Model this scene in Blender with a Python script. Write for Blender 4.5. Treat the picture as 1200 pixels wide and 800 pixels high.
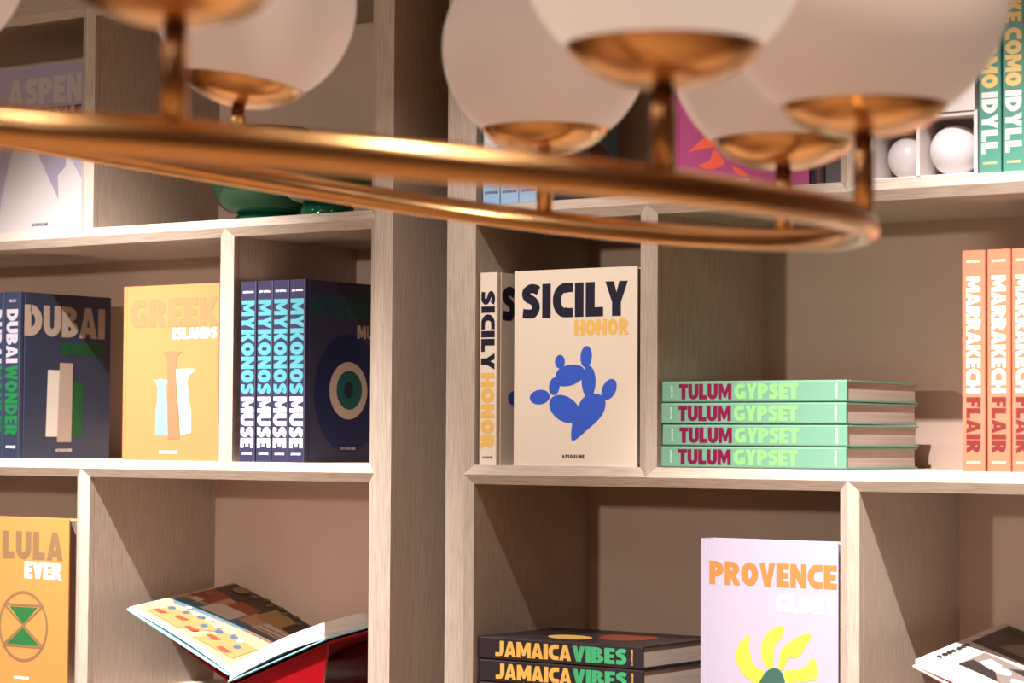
import bpy, math, random
from mathutils import Vector, Matrix
random.seed(4)
for o in list(bpy.data.objects): bpy.data.objects.remove(o, do_unlink=True)
scn = bpy.context.scene
COL = scn.collection
R = math.radians

# ------------------------------------------------------------------ camera
cd = bpy.data.cameras.new('camera'); cam = bpy.data.objects.new('camera', cd); COL.objects.link(cam)
YAW, PITCH, ROLL = R(35.7257), R(2.3009), R(-0.3462)
F = Vector((-math.sin(YAW)*math.cos(PITCH), math.cos(YAW)*math.cos(PITCH), math.sin(PITCH)))
RT = Vector((math.cos(YAW), math.sin(YAW), 0)); UP = RT.cross(F)
cr, sr = math.cos(ROLL), math.sin(ROLL)
# rolled axes: image-right and image-up directions
xa = RT*cr - UP*sr; ya = UP*cr + RT*sr
cam.matrix_world = Matrix((( xa.x, ya.x, -F.x, 0), (xa.y, ya.y, -F.y, 0), (xa.z, ya.z, -F.z, 1.45), (0, 0, 0, 1)))
cd.sensor_width = 36; cd.lens = 36*2847.212/1200; cd.clip_start = 0.05; cd.clip_end = 50
cd.dof.use_dof = True; cd.dof.focus_distance = 4.2; cd.dof.aperture_fstop = 6.8
scn.camera = cam

# ------------------------------------------------------------------ world, exposure, lights
w = bpy.data.worlds.new('world'); scn.world = w; w.use_nodes = True
w.node_tree.nodes['Background'].inputs[0].default_value = (0.9, 0.68, 0.5, 1)
w.node_tree.nodes['Background'].inputs[1].default_value = 0.3
scn.view_settings.view_transform = 'Standard'; scn.view_settings.look = 'None'
scn.view_settings.exposure = 0.0; scn.view_settings.gamma = 1.0
scn.view_settings.use_curve_mapping = False

def aim(o, target):
    d = Vector(target) - o.location
    o.rotation_euler = d.to_track_quat('-Z', 'Y').to_euler()
def spot(name, loc, target, power, angle, blend, col, size):
    l = bpy.data.lights.new(name, 'SPOT'); l.energy = power; l.spot_size = R(angle); l.spot_blend = blend
    l.color = col; l.shadow_soft_size = size
    o = bpy.data.objects.new(name, l); COL.objects.link(o); o.location = loc; aim(o, target); return o
def area(name, loc, target, power, sx, sy, col):
    l = bpy.data.lights.new(name, 'AREA'); l.shape = 'RECTANGLE'; l.size = sx; l.size_y = sy; l.energy = power; l.color = col
    o = bpy.data.objects.new(name, l); COL.objects.link(o); o.location = loc; aim(o, target); return o
WARM = (1.0, 0.84, 0.70); CREAM = (1.0, 0.945, 0.905)
KEYS = [(-3.22, 2.33, 2.80), (-1.45, 2.33, 2.80), (-2.22, 2.33, 2.80)]
spot('key_spot_left', KEYS[0], (-3.35, 3.36, 0.70), 680, 60, 1.0, CREAM, 0.012)
spot('key_spot_right', KEYS[1], (-1.38, 3.36, 0.70), 590, 60, 1.0, CREAM, 0.012)
spot('key_spot_middle', KEYS[2], (-2.36, 3.36, 1.30), 95, 50, 1.0, CREAM, 0.012)
spot('front_spot', (-2.95, -3.7, 2.28), (-2.5, 3.4, 1.6), 480, 36, 0.5, (1.0, 0.88, 0.77), 0.11)
ADDED_CEIL_LAMPS = [(-2.3, -0.4), (-0.4, -1.6), (0.6, 1.2), (-4.4, 0.6)]  # added lamps, unseen: room ambience and reflections in the brass
for i, (x, y) in enumerate(ADDED_CEIL_LAMPS):
    area('added_ceiling_fill', (x, y, 2.925), (x, y, 0), 9, 0.5, 0.5, WARM)
FLOOR_FILLS = [(-1.0, 0.2), (-1.9, 0.9), (-0.3, 1.3)]  # added spots, unseen: brighten the floor that the brass mirrors
for i, (x, y) in enumerate(FLOOR_FILLS):
    spot('added_floor_fill', (x, y, 2.90), (x, y, 0), 105, 75, 0.7, (1.0, 0.80, 0.60), 0.05)

# ------------------------------------------------------------------ helpers
def lab(o, label=None, cat=None, group=None, kind=None):
    if label: o['label'] = label
    if cat: o['category'] = cat
    if group: o['group'] = group
    if kind: o['kind'] = kind
    return o
def mesh_obj(name, verts, faces, mat, parent=None, smooth=False):
    me = bpy.data.meshes.new(name); me.from_pydata([tuple(v) for v in verts], [], faces); me.update()
    if mat: me.materials.append(mat)
    if smooth:
        for p in me.polygons: p.use_smooth = True
    o = bpy.data.objects.new(name, me); COL.objects.link(o)
    if parent: o.parent = parent
    return o
def empty(name, loc=(0, 0, 0), rot=(0, 0, 0)):
    o = bpy.data.objects.new(name, None); COL.objects.link(o); o.location = loc; o.rotation_euler = rot
    o.empty_display_size = 0.05; return o
class MB:
    def __init__(s): s.v = []; s.f = []
    def add(s, vs, fs):
        n = len(s.v); s.v += [tuple(v) for v in vs]; s.f += [tuple(i+n for i in f) for f in fs]
    def box(s, a, b):
        x0, y0, z0 = a; x1, y1, z1 = b
        s.add([(x0,y0,z0),(x1,y0,z0),(x1,y1,z0),(x0,y1,z0),(x0,y0,z1),(x1,y0,z1),(x1,y1,z1),(x0,y1,z1)],
              [(0,3,2,1),(4,5,6,7),(0,1,5,4),(1,2,6,5),(2,3,7,6),(3,0,4,7)])
    def prism(s, prof, fn, t0, t1):
        """prof: closed 2D outline, fn(a,b,t)->xyz, extruded from t0 to t1"""
        n = len(prof)
        s.add([fn(a, b, t0) for a, b in prof]+[fn(a, b, t1) for a, b in prof],
              [tuple(range(n-1, -1, -1)), tuple(range(n, 2*n))]+[(i, (i+1) % n, n+(i+1) % n, n+i) for i in range(n)])
    def lathe(s, prof, c, seg=48):
        n = len(prof); vs = []
        for k in range(seg):
            a = 2*math.pi*k/seg
            for r, z in prof: vs.append((c[0]+r*math.cos(a), c[1]+r*math.sin(a), c[2]+z))
        fs = []
        for k in range(seg):
            k2 = (k+1) % seg
            for i in range(n-1): fs.append((k*n+i, k2*n+i, k2*n+i+1, k*n+i+1))
        s.add(vs, fs)
    def tube(s, pts, r, seg=20, closed=False):
        n = len(pts); vs = []
        for i, p in enumerate(pts):
            a = pts[(i-1) % n] if (closed or i) else p; b = pts[(i+1) % n] if (closed or i < n-1) else p
            t = (Vector(b)-Vector(a)).normalized()
            ref = Vector((0, 0, 1)) if abs(t.z) < 0.9 else Vector((1, 0, 0))
            u = t.cross(ref).normalized(); v = u.cross(t); r_ = r[i] if isinstance(r, list) else r
            for k in range(seg):
                q = 2*math.pi*k/seg; vs.append(Vector(p)+u*(r_*math.cos(q))+v*(r_*math.sin(q)))
        fs = []
        for i in range(n if closed else n-1):
            j = (i+1) % n
            for k in range(seg):
                k2 = (k+1) % seg; fs.append((i*seg+k, i*seg+k2, j*seg+k2, j*seg+k))
        if not closed: fs += [tuple(range(seg-1, -1, -1)), tuple(range((n-1)*seg, n*seg))]
        s.add(vs, fs)
    def build(s, name, mat, parent=None, smooth=False): return mesh_obj(name, s.v, s.f, mat, parent, smooth)

# ------------------------------------------------------------------ materials
def mat(name, col, rough=0.5, metal=0.0, spec=0.5, coat=0.0, emis=0.0):
    m = bpy.data.materials.new(name); m.use_nodes = True
    b = m.node_tree.nodes['Principled BSDF']
    b.inputs['Base Color'].default_value = (*col, 1); b.inputs['Roughness'].default_value = rough
    b.inputs['Metallic'].default_value = metal; b.inputs['Specular IOR Level'].default_value = spec
    b.inputs['Coat Weight'].default_value = coat; b.inputs['Coat Roughness'].default_value = 0.08
    if emis:
        b.inputs['Emission Color'].default_value = (*col, 1); b.inputs['Emission Strength'].default_value = emis
    return m
def noise_mat(name, c1, c2, scale, rough=0.6, stretch=(1, 1, 1), bump=0.0, detail=4, lo=0.35, hi=0.65, spec=0.3, metal=0.0):
    m = mat(name, c1, rough, metal, spec); nt = m.node_tree; b = nt.nodes['Principled BSDF']
    tc = nt.nodes.new('ShaderNodeTexCoord'); mp = nt.nodes.new('ShaderNodeMapping'); mp.inputs['Scale'].default_value = stretch
    no = nt.nodes.new('ShaderNodeTexNoise'); no.inputs['Scale'].default_value = scale; no.inputs['Detail'].default_value = detail
    rp = nt.nodes.new('ShaderNodeValToRGB'); rp.color_ramp.elements[0].position = lo; rp.color_ramp.elements[1].position = hi
    rp.color_ramp.elements[0].color = (*c1, 1); rp.color_ramp.elements[1].color = (*c2, 1)
    nt.links.new(tc.outputs['Object'], mp.inputs[0]); nt.links.new(mp.outputs[0], no.inputs[0])
    nt.links.new(no.outputs[0], rp.inputs[0]); nt.links.new(rp.outputs[0], b.inputs['Base Color'])
    if bump:
        bp = nt.nodes.new('ShaderNodeBump'); bp.inputs['Strength'].default_value = bump; bp.inputs['Distance'].default_value = 0.001
        nt.links.new(no.outputs[0], bp.inputs['Height']); nt.links.new(bp.outputs[0], b.inputs['Normal'])
    return m
WOOD_A, WOOD_B = (0.36, 0.275, 0.215), (0.61, 0.505, 0.425)
wood_v = noise_mat('limed_oak_vertical_grain', WOOD_A, WOOD_B, 1.0, 0.55, (620, 620, 22), 0.3, 3, 0.2, 0.8)
wood_h = noise_mat('limed_oak_horizontal_grain', WOOD_A, WOOD_B, 1.0, 0.55, (22, 620, 620), 0.3, 3, 0.2, 0.8)
back_m = noise_mat('painted_back_board', (0.57, 0.42, 0.335), (0.61, 0.455, 0.365), 3.0, 0.8)
brass = noise_mat('brushed_brass', (0.80, 0.48, 0.22), (0.87, 0.55, 0.28), 14, 0.24, metal=1.0, spec=0.5)
brass.node_tree.nodes['Principled BSDF'].inputs['Roughness'].default_value = 0.24
brass_dark = mat('dark_brass', (0.20, 0.09, 0.03), 0.35, 1.0)
opal = mat('opal_glass', (0.85, 0.70, 0.61), 0.4, 0, 0.35, emis=0.23)
opal_lit = mat('opal_glass_lit', (0.88, 0.74, 0.62), 0.4, 0, 0.35, emis=0.52)
page_m = None
def page_material(name, c1, c2, sc=(2, 1400, 2)):
    m = mat(name, c1, 0.8); nt = m.node_tree; b = nt.nodes['Principled BSDF']
    tc = nt.nodes.new('ShaderNodeTexCoord'); mp = nt.nodes.new('ShaderNodeMapping'); mp.inputs['Scale'].default_value = sc
    no = nt.nodes.new('ShaderNodeTexNoise'); no.inputs['Scale'].default_value = 1.0; no.inputs['Detail'].default_value = 2
    rp = nt.nodes.new('ShaderNodeValToRGB'); rp.color_ramp.elements[0].position = 0.35; rp.color_ramp.elements[1].position = 0.65
    rp.color_ramp.elements[0].color = (*c1, 1); rp.color_ramp.elements[1].color = (*c2, 1)
    nt.links.new(tc.outputs['Object'], mp.inputs[0]); nt.links.new(mp.outputs[0], no.inputs[0])
    nt.links.new(no.outputs[0], rp.inputs[0]); nt.links.new(rp.outputs[0], b.inputs['Base Color'])
    return m
pages_warm = page_material('page_edges', (0.42, 0.33, 0.28), (0.60, 0.49, 0.42))
_inks = {}
def ink(name, col, rough=0.4, metal=0.0, spec=0.4):
    k = name
    if k not in _inks: _inks[k] = mat('print_'+name, col, rough, metal, spec)
    return _inks[k]

# ------------------------------------------------------------------ room shell
XL0, XR0, YB, YF, HC = -5.6, 2.4, 3.78, -4.0, 2.95
def struct(name, a, b, m):
    mb = MB(); mb.box(a, b); o = mb.build(name, m); o['kind'] = 'structure'; return o
wall_m = noise_mat('plaster_wall', (0.33, 0.24, 0.18), (0.37, 0.27, 0.21), 5, 0.8)
ceil_m = noise_mat('ceiling_paint', (0.55, 0.46, 0.39), (0.6, 0.5, 0.43), 5, 0.85)
floor_m = noise_mat('oak_floor', (0.50, 0.31, 0.17), (0.66, 0.43, 0.26), 1.0, 0.45, (6, 90, 1), 0.1)
struct('floor', (XL0, YF, -0.1), (XR0, YB, 0), floor_m)
struct('ceiling', (XL0, YF, HC), (XR0, YB, HC+0.1), ceil_m)
struct('wall_back', (XL0, YB, 0), (XR0, YB+0.1, HC), wall_m)
struct('wall_front', (XL0, YF-0.1, 0), (XR0, YF, HC), wall_m)
struct('wall_left', (XL0-0.1, YF, 0), (XL0, YB, HC), wall_m)
struct('wall_right', (XR0, YF, 0), (XR0+0.1, YB, HC), wall_m)

# ------------------------------------------------------------------ bookcases
T, E, DEP, SW, FL = 0.0165, 0.0087, 0.366, 0.055, 0.0385
ROWS = [0.045, 0.493, 0.941, 1.389, 1.8375, 2.285, 2.733]
def wedge(front):
    y0 = front; g = y0+E+0.012
    return [(y0, 0), (y0+E, T), (g, T), (g, T-0.0012), (g+0.0016, T-0.0012), (g+0.0016, T), (y0+DEP, T),
            (y0+DEP, -T), (g+0.0016, -T), (g+0.0016, -T+0.0012), (g, -T+0.0012), (g, -T), (y0+E, -T)]
def bookcase(x0, x1, front, rows_div, label):
    root = lab(empty('bookcase', (0, 0, 0)), label, 'bookcase', 'pair of tall oak bookcases')
    mids = []
    for z in ROWS:
        mb = MB(); mb.prism(wedge(front), lambda a, b, t, z=z: (t, a, z+b), x0+FL, x1-FL); mb.build('shelf', wood_h, root)
    for i, divs in enumerate(rows_div):
        for x in divs:
            mb = MB(); mb.prism(wedge(front), lambda a, b, t, x=x: (x+b, a, t), ROWS[i], ROWS[i+1]); mb.build('divider', wood_v, root)
    for s, x in ((1, x0), (-1, x1)):
        y0 = front; g = y0+E+0.012
        pr = [(y0, 0), (y0, FL), (y0+E, SW), (g, SW), (g, SW-0.0012), (g+0.0016, SW-0.0012), (g+0.0016, SW), (y0+DEP, SW), (y0+DEP, 0)]
        mb = MB(); mb.prism(pr, lambda a, b, t, x=x, s=s: (x+s*b, a, t), 0.0, ROWS[-1]+T); mb.build('side_panel', wood_v, root)
    mb = MB(); mb.box((x0+SW*0.3, front+DEP-0.001, 0.02), (x1-SW*0.3, front+DEP+0.012, ROWS[-1])); mb.build('back_panel', back_m, root)
    mb = MB(); mb.box((x0+FL, front+0.03, 0.0), (x1-FL, front+0.045, 0.04)); mb.build('plinth', wood_h, root)
    return root
FRL, FRR = 3.33, 3.36
D0, D1 = -3.4200, -3.0523
M1, M2 = -2.1462, -1.7762
bookcase(-4.15, -2.6542, FRL, [[D0], [D1], [D0], [D1], [D0], [D1]], 'left limed oak bookcase holding the navy spined books and green vases')
bookcase(-2.5565, -1.05, FRR, [[M2], [M1], [M2], [M1], [M2], [M1]], 'right limed oak bookcase holding the cream cactus book and green stack')
SZ = [z+T for z in ROWS]     # top surfaces

# ------------------------------------------------------------------ heavy display lettering (own glyph shapes)
def arc(cx, cy, rx, ry, a0, a1, n=14): return [(cx+rx*math.cos(R(a0+(a1-a0)*i/n)), cy+ry*math.sin(R(a0+(a1-a0)*i/n))) for i in range(n+1)]
def band(cx, cy, ox, oy, ix, iy, a0=0, a1=360, n=28):
    o = arc(cx, cy, ox, oy, a0, a1, n); i = arc(cx, cy, ix, iy, a0, a1, n)
    return [[o[k], o[k+1], i[k+1], i[k]] for k in range(n)]
def rc(x0, y0, x1, y1): return [[(x0, y0), (x1, y0), (x1, y1), (x0, y1)]]
def ribbon(pts, wd):
    q = []
    P = [pts[0]]+pts+[pts[-1]]
    for i in range(1, len(P)-2):
        for k in range(6):
            t = k/6; a, b, c, d = P[i-1], P[i], P[i+1], P[i+2]
            q.append(tuple(0.5*((2*b[j])+(-a[j]+c[j])*t+(2*a[j]-5*b[j]+4*c[j]-d[j])*t*t+(-a[j]+3*b[j]-3*c[j]+d[j])*t**3) for j in (0, 1)))
    q.append(pts[-1]); L = []; Rr = []
    for i, p in enumerate(q):
        a = q[max(0, i-1)]; b = q[min(len(q)-1, i+1)]; dx, dy = b[0]-a[0], b[1]-a[1]; m = math.hypot(dx, dy) or 1
        L.append((p[0]-dy/m*wd, p[1]+dx/m*wd)); Rr.append((p[0]+dy/m*wd, p[1]-dx/m*wd))
    return [[Rr[i], Rr[i+1], L[i+1], L[i]] for i in range(len(q)-1)]
G = {}
G['I'] = (0.30, rc(0, 0, .30, 1))
G['L'] = (0.60, [[(0,0),(.60,0),(.60,.27),(.31,.27),(.31,1),(0,1)]])
G['E'] = (0.60, [[(0,0),(.60,0),(.60,.25),(.31,.25),(.31,.38),(.55,.38),(.55,.61),(.31,.61),(.31,.76),(.60,.76),(.60,1),(0,1)]])
G['F'] = (0.58, [[(0,0),(.31,0),(.31,.34),(.53,.34),(.53,.58),(.31,.58),(.31,.75),(.58,.75),(.58,1),(0,1)]])
G['T'] = (0.66, [[(.18,0),(.48,0),(.48,.74),(.66,.74),(.66,1),(0,1),(0,.74),(.18,.74)]])
G['H'] = (0.76, [[(0,0),(.29,0),(.29,.33),(.47,.33),(.47,0),(.76,0),(.76,1),(.47,1),(.47,.58),(.29,.58),(.29,1),(0,1)]])
G['N'] = (0.76, [[(0,0),(.26,0),(.26,.46),(.50,0),(.76,0),(.76,1),(.50,1),(.50,.54),(.26,1),(0,1)]])
G['M'] = (0.98, [[(0,0),(.26,0),(.26,.52),(.40,.12),(.58,.12),(.72,.52),(.72,0),(.98,0),(.98,1),(.68,1),(.49,.52),(.30,1),(0,1)]])
G['A'] = (0.80, [[(0,0),(.27,0),(.42,.80),(.53,1),(.26,1)], [(.53,0),(.80,0),(.53,1),(.30,1),(.38,.80)], [(.17,.14),(.63,.14),(.58,.36),(.22,.36)]])
G['V'] = (0.76, [[(.24,0),(.52,0),(.76,1),(.48,1),(.38,.46),(.28,1),(0,1)]])
G['Y'] = (0.76, [[(.23,0),(.53,0),(.53,.40),(.76,1),(.47,1),(.38,.68),(.29,1),(0,1),(.23,.40)]])
G['K'] = (0.76, rc(0,0,.29,1)+[[(.26,.52),(.46,0),(.78,0),(.52,.54),(.76,1),(.45,1)]])
G['W'] = (1.02, [[(.16,0),(.40,0),(.51,.46),(.62,0),(.86,0),(1.02,1),(.76,1),(.71,.52),(.62,.92),(.40,.92),(.31,.52),(.26,1),(0,1)]])
G['O'] = (0.82, band(.41,.5,.41,.5,.10,.20))
G['C'] = (0.70, band(.42,.5,.42,.5,.13,.22,62,298,20)+[[(.60,.0),(.70,.0),(.70,.27),(.46,.27),(.44,.0)], [(.44,1),(.70,1),(.70,.73),(.46,.73)]])
G['G'] = (0.78, band(.42,.5,.42,.5,.13,.22,62,300,20)+[[(.44,1),(.72,1),(.72,.73),(.46,.73)], [(.44,.0),(.78,.06),(.78,.50),(.44,.50),(.44,.32),(.52,.32),(.52,.24),(.44,.24)]])
G['D'] = (0.76, rc(0,0,.29,1)+band(.26,.5,.50,.5,.20,.22,-90,90,18))
G['P'] = (0.70, rc(0,0,.29,1)+band(.27,.67,.43,.33,.13,.09,-90,90,14))
G['R'] = (0.74, rc(0,0,.29,1)+band(.27,.69,.43,.31,.12,.09,-90,90,14)+[[(.24,.42),(.46,0),(.76,0),(.52,.46)]])
G['B'] = (0.72, rc(0,0,.29,1)+band(.27,.745,.38,.255,.10,.07,-90,90,14)+band(.27,.28,.45,.28,.13,.08,-90,90,14))
G['U'] = (0.76, [[(0,.38),(.29,.38),(.29,1),(0,1)], [(.47,.38),(.76,.38),(.76,1),(.47,1)]]+band(.38,.385,.38,.385,.09,.13,180,360,16))
G['J'] = (0.60, [[(.30,.36),(.60,.36),(.60,1),(.30,1)]]+band(.24,.36,.36,.36,.06,.12,270,360,9)+[[(0,0),(.26,0),(.26,.25),(0,.25)]])
G['S'] = (0.66, ribbon([(.60,.80),(.46,.865),(.30,.865),(.155,.76),(.20,.615),(.42,.50),(.515,.33),(.42,.15),(.26,.13),(.05,.15)], .135))
G['Z'] = (0.62, [[(0,0),(.62,0),(.62,.25),(.34,.25),(.62,.80),(.62,1),(0,1),(0,.75),(.29,.75),(0,.20)]])
G[' '] = (0.25, [])
def text_polys(txt, u0, v0, wid, h, gap=0.06):
    """polygons of a word fitted into the box u0..u0+wid, v0..v0+h"""
    tot = sum(G[c][0] for c in txt)+gap*(len(txt)-1); s = wid/tot; out = []; x = 0
    for c in txt:
        gw, ps = G[c]
        for p in ps: out.append([(u0+(x+a)*s, v0+b*h) for a, b in p])
        x += gw+gap
    return out
def flat(name, polys, O, A, B, m, parent, lift=0.0003):
    """printed shapes on the plane through O with in-plane axes A, B (local space of the book)"""
    parent = COVER.get(parent.name, parent)
    O = Vector(O); A = Vector(A); B = Vector(B); N = A.cross(B).normalized(); vs = []; fs = []
    for k, p in enumerate(polys):
        n = len(vs); q = lift+0.000012*(k % 9)
        ar = sum(p[i][0]*p[(i+1) % len(p)][1]-p[(i+1) % len(p)][0]*p[i][1] for i in range(len(p)))
        if ar < 0: p = p[::-1]
        vs += [O+A*a+B*b+N*q for a, b in p]; fs.append(tuple(range(n, n+len(p))))
    return mesh_obj(name, vs, fs, m, parent)
def small_text(name, txt, O, A, B, wid, h, m, parent):
    """small print in the same display lettering"""
    return flat(name, text_polys(txt, 0, 0, wid, h, 0.16), O, A, B, m, parent)
def ell(cx, cy, rx, ry, rot=0, n=28):
    c, s = math.cos(R(rot)), math.sin(R(rot))
    return [(cx+rx*math.cos(t)*c-ry*math.sin(t)*s, cy+rx*math.cos(t)*s+ry*math.sin(t)*c) for t in [2*math.pi*i/n for i in range(n)]]
def smooth_poly(pts, k=5):
    n = len(pts); out = []
    for i in range(n):
        a, b, c, d = pts[i-1], pts[i], pts[(i+1) % n], pts[(i+2) % n]
        for j in range(k):
            t = j/k
            out.append(tuple(0.5*((2*b[m])+(-a[m]+c[m])*t+(2*a[m]-5*b[m]+4*c[m]-d[m])*t*t+(-a[m]+3*b[m]-3*c[m]+d[m])*t**3) for m in (0, 1)))
    return out

# ------------------------------------------------------------------ closed books
# local space: spine at x=0, fore-edge at x=W, z up, front cover on y=0 facing -y, back cover on y=TH
COVER = {}
def make_book(name, label, group, W, H, TH, cover_m, pages=None, cat='book'):
    root = lab(empty(name), label, cat, group)
    b, r = 0.0028, 0.0022
    prof = [(r, 0), (0.0085, 0), (0.0098, 0.0012), (0.0122, 0.0012), (0.0135, 0), (W, 0), (W, b), (b, b),
            (b, TH-b), (W, TH-b), (W, TH), (0.0135, TH), (0.0122, TH-0.0012), (0.0098, TH-0.0012), (0.0085, TH), (r, TH), (0.0006, TH-0.0007), (0, TH-r), (0, r), (0.0006, 0.0007)]
    mb = MB(); mb.prism(prof, lambda x, y, t: (x, y, t), 0, H); COVER[root.name] = mb.build('cover', cover_m, root)
    mb = MB(); fe = W-0.0035; y0, y1 = b, TH-b
    pr = [(b, y0), (fe, y0), (fe-0.0015, y0+(y1-y0)*.25), (fe-0.002, (y0+y1)/2), (fe-0.0015, y0+(y1-y0)*.75), (fe, y1), (b, y1)]
    mb.prism(pr, lambda x, y, t: (x, y, t), 0.003, H-0.003); mb.build('pages', pages or pages_warm, root)
    return root
FA, FB = (1, 0, 0), (0, 0, 1)                 # front cover: text right, text up
SA, SB = (0, 0, -1), (0, -1, 0)               # spine: text runs down, tops towards the front cover
def cover_print(bk, name, polys, m, lift=0.0003): return flat(name, polys, (0, 0, 0), FA, FB, m, bk, lift)
def spine_word(bk, name, txt, H, TH, z_top, z_bot, m, fill=0.78, gap=0.07):
    h = TH*fill
    return flat(name, text_polys(txt, 0, 0, z_top-z_bot, h, gap), (0, (TH+h)/2, z_top), SA, SB, m, bk)
def place(bk, loc, mode):
    """face: cover to the room; spine: spine to the room; stack: lying flat, spine to the room"""
    bk.location = loc
    if mode == 'face': bk.rotation_euler = (0, 0, 0)
    elif mode == 'spine': bk.rotation_euler = (0, 0, R(90))
    elif mode == 'stack':
        m = Matrix(((0, 0, -1), (1, 0, 0), (0, -1, 0)))     # columns = images of x, y, z
        bk.rotation_euler = m.to_euler()
def dup(root, label=None):
    r = root.copy(); COL.objects.link(r)
    if label: r['label'] = label
    for ch in list(root.children):
        c = ch.copy(); COL.objects.link(c); c.parent = r
        for g in list(ch.children):
            d = g.copy(); COL.objects.link(d); d.parent = c
    return r

def imprint_cover(bk, cx, z, wid, m): small_text('imprint', 'ASSOULINE', (cx-wid/2, 0, z), FA, FB, wid, wid*0.135, m, bk)
def imprint_spine(bk, TH, z, m, wid=None):
    wid = wid or TH*0.62
    small_text('imprint', 'ASSOULINE', (0, TH/2-wid/2+wid, z), (0, -1, 0), (0, 0, 1), wid, wid*0.17, m, bk)

# ---- cream cactus books (SICILY HONOR)
cream = mat('cover_cream', (0.80, 0.68, 0.56), 0.42, 0, 0.4)
black_ink = ink('navy_black', (0.012, 0.012, 0.03)); ochre = ink('ochre', (0.83, 0.50, 0.13)); cobalt = ink('cobalt', (0.04, 0.11, 0.60))
def S_(px, py): return ((px-601.5)*0.001700, (545-py)*0.001443)
def sicily(label):
    W, H, TH = 0.251, 0.3315, 0.036
    bk = make_book('book', label, 'cream cactus books on the middle shelf', W, H, TH, cream)
    cover_print(bk, 'title', text_polys('SICILY', .016, .250, .216, .058, .07), black_ink)
    cover_print(bk, 'subtitle', text_polys('HONOR', .125, .219, .109, .0265, .04), ochre)
    P = []
    for cx, cy, rx, ry, rot in [(658, 423.4, 6, 8, 0), (689.4, 418, 6.8, 12.5, -4), (692.5, 447, 8.3, 18.5, 0), (651.5, 452, 6.5, 10.5, -8),
                                (633.8, 464.6, 12.2, 8.6, 8), (716.5, 456.2, 8, 12.8, -25), (664, 478.5, 20.5, 14.2, -35)]:
        n = 28; pts = []
        c, s = math.cos(R(-rot)), math.sin(R(-rot))
        for i in range(n):
            t = 2*math.pi*i/n; a, b = rx*math.cos(t), ry*math.sin(t); pts.append(S_(cx+a*c-b*s, cy+a*s+b*c))
        P.append(pts)
    P.append([S_(*p) for p in smooth_poly([(654, 436), (662, 429), (675, 427), (685, 430), (689, 440), (682, 446), (672, 451), (660, 452), (653, 447)])])
    P.append([S_(*p) for p in smooth_poly([(679, 480), (683, 470), (691, 462), (702, 461), (711, 466), (712, 477), (706, 489), (692, 502), (676, 515), (672, 512), (673.5, 494)])])
    cover_print(bk, 'cactus_print', P, cobalt)
    imprint_cover(bk, 0.124, 0.013, 0.045, black_ink)
    spine_word(bk, 'title', 'SICILY', H, TH, .300, .164, black_ink, .80)
    spine_word(bk, 'subtitle', 'HONOR', H, TH, .158, .028, ochre, .80)
    imprint_spine(bk, TH, .011, black_ink)
    return bk
s1 = sicily('cream book facing out with a blue cactus under SICILY HONOR')
place(s1, (-2.4220, FRR+E+.004, SZ[3]), 'face')
s2 = sicily('cream book turned spine out, its spine reading SICILY HONOR')
place(s2, (-2.4955+.036, FRR+E+.005, SZ[3]), 'spine')

# ---- navy eye books (MYKONOS MUSE)
navy = mat('cover_navy_violet', (0.034, 0.032, 0.078), 0.35, 0, 0.5)
turq = ink('turquoise', (0.09, 0.32, 0.38)); white = ink('white', (0.80, 0.77, 0.78)); darkteal = ink('dark_teal', (0.01, 0.075, 0.085))
beige = ink('beige', (0.52, 0.40, 0.31))
MT = 0.0382
def mykonos(label, thick=MT):
    W, H = 0.250, 0.3315
    bk = make_book('book', label, 'navy eye books on the left middle shelf', W, H, thick, navy)
    cover_print(bk, 'title', text_polys('MYKONOS', .018, .263, .216, .040, .06), darkteal)
    cover_print(bk, 'subtitle', text_polys('MUSE', .148, .229, .084, .025, .06), beige)
    cover_print(bk, 'eye_halo', [ell(.124, .127, .098, .110)], ink('deep_blue', (0.006, 0.012, 0.07)), .0002)
    ey = cover_print(bk, 'eye_ring', [ell(.124, .132, .055, .053)], beige, .0004)
    cover_print(bk, 'eye_iris', [ell(.126, .133, .037, .036)], ink('iris_teal', (0.006, 0.09, 0.085)), .0006)
    cover_print(bk, 'eye_pupil', [ell(.124, .133, .013, .015)], ink('pupil', (0.008, 0.012, 0.03)), .0008)
    imprint_cover(bk, .124, .023, .042, beige)
    spine_word(bk, 'title', 'MYKONOS', H, thick, .297, .124, turq, .82, .04)
    spine_word(bk, 'subtitle', 'MUSE', H, thick, .119, .026, white, .82, .05)
    imprint_spine(bk, thick, .013, white); small_text('author_name', 'LIZY MANOLA', (0, thick/2+.013, .310), (0, -1, 0), (0, 0, 1), .026, .004, white, bk)
    return bk
mk0 = mykonos('leftmost of the four MYKONOS MUSE spines, beside the pale divider')
mlabels = ['leftmost of the four MYKONOS MUSE spines, beside the pale divider', 'second MYKONOS MUSE spine from the pale divider',
           'third MYKONOS MUSE spine from the pale divider', 'rightmost MYKONOS MUSE book, its dark cover with an eye showing']
for i, x in enumerate([-3.0217, -2.9812, -2.9425, -2.9032]):
    b = mk0 if i == 0 else dup(mk0, mlabels[i])
    place(b, (x+MT, FRL+E+.004, SZ[3]), 'spine')

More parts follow.
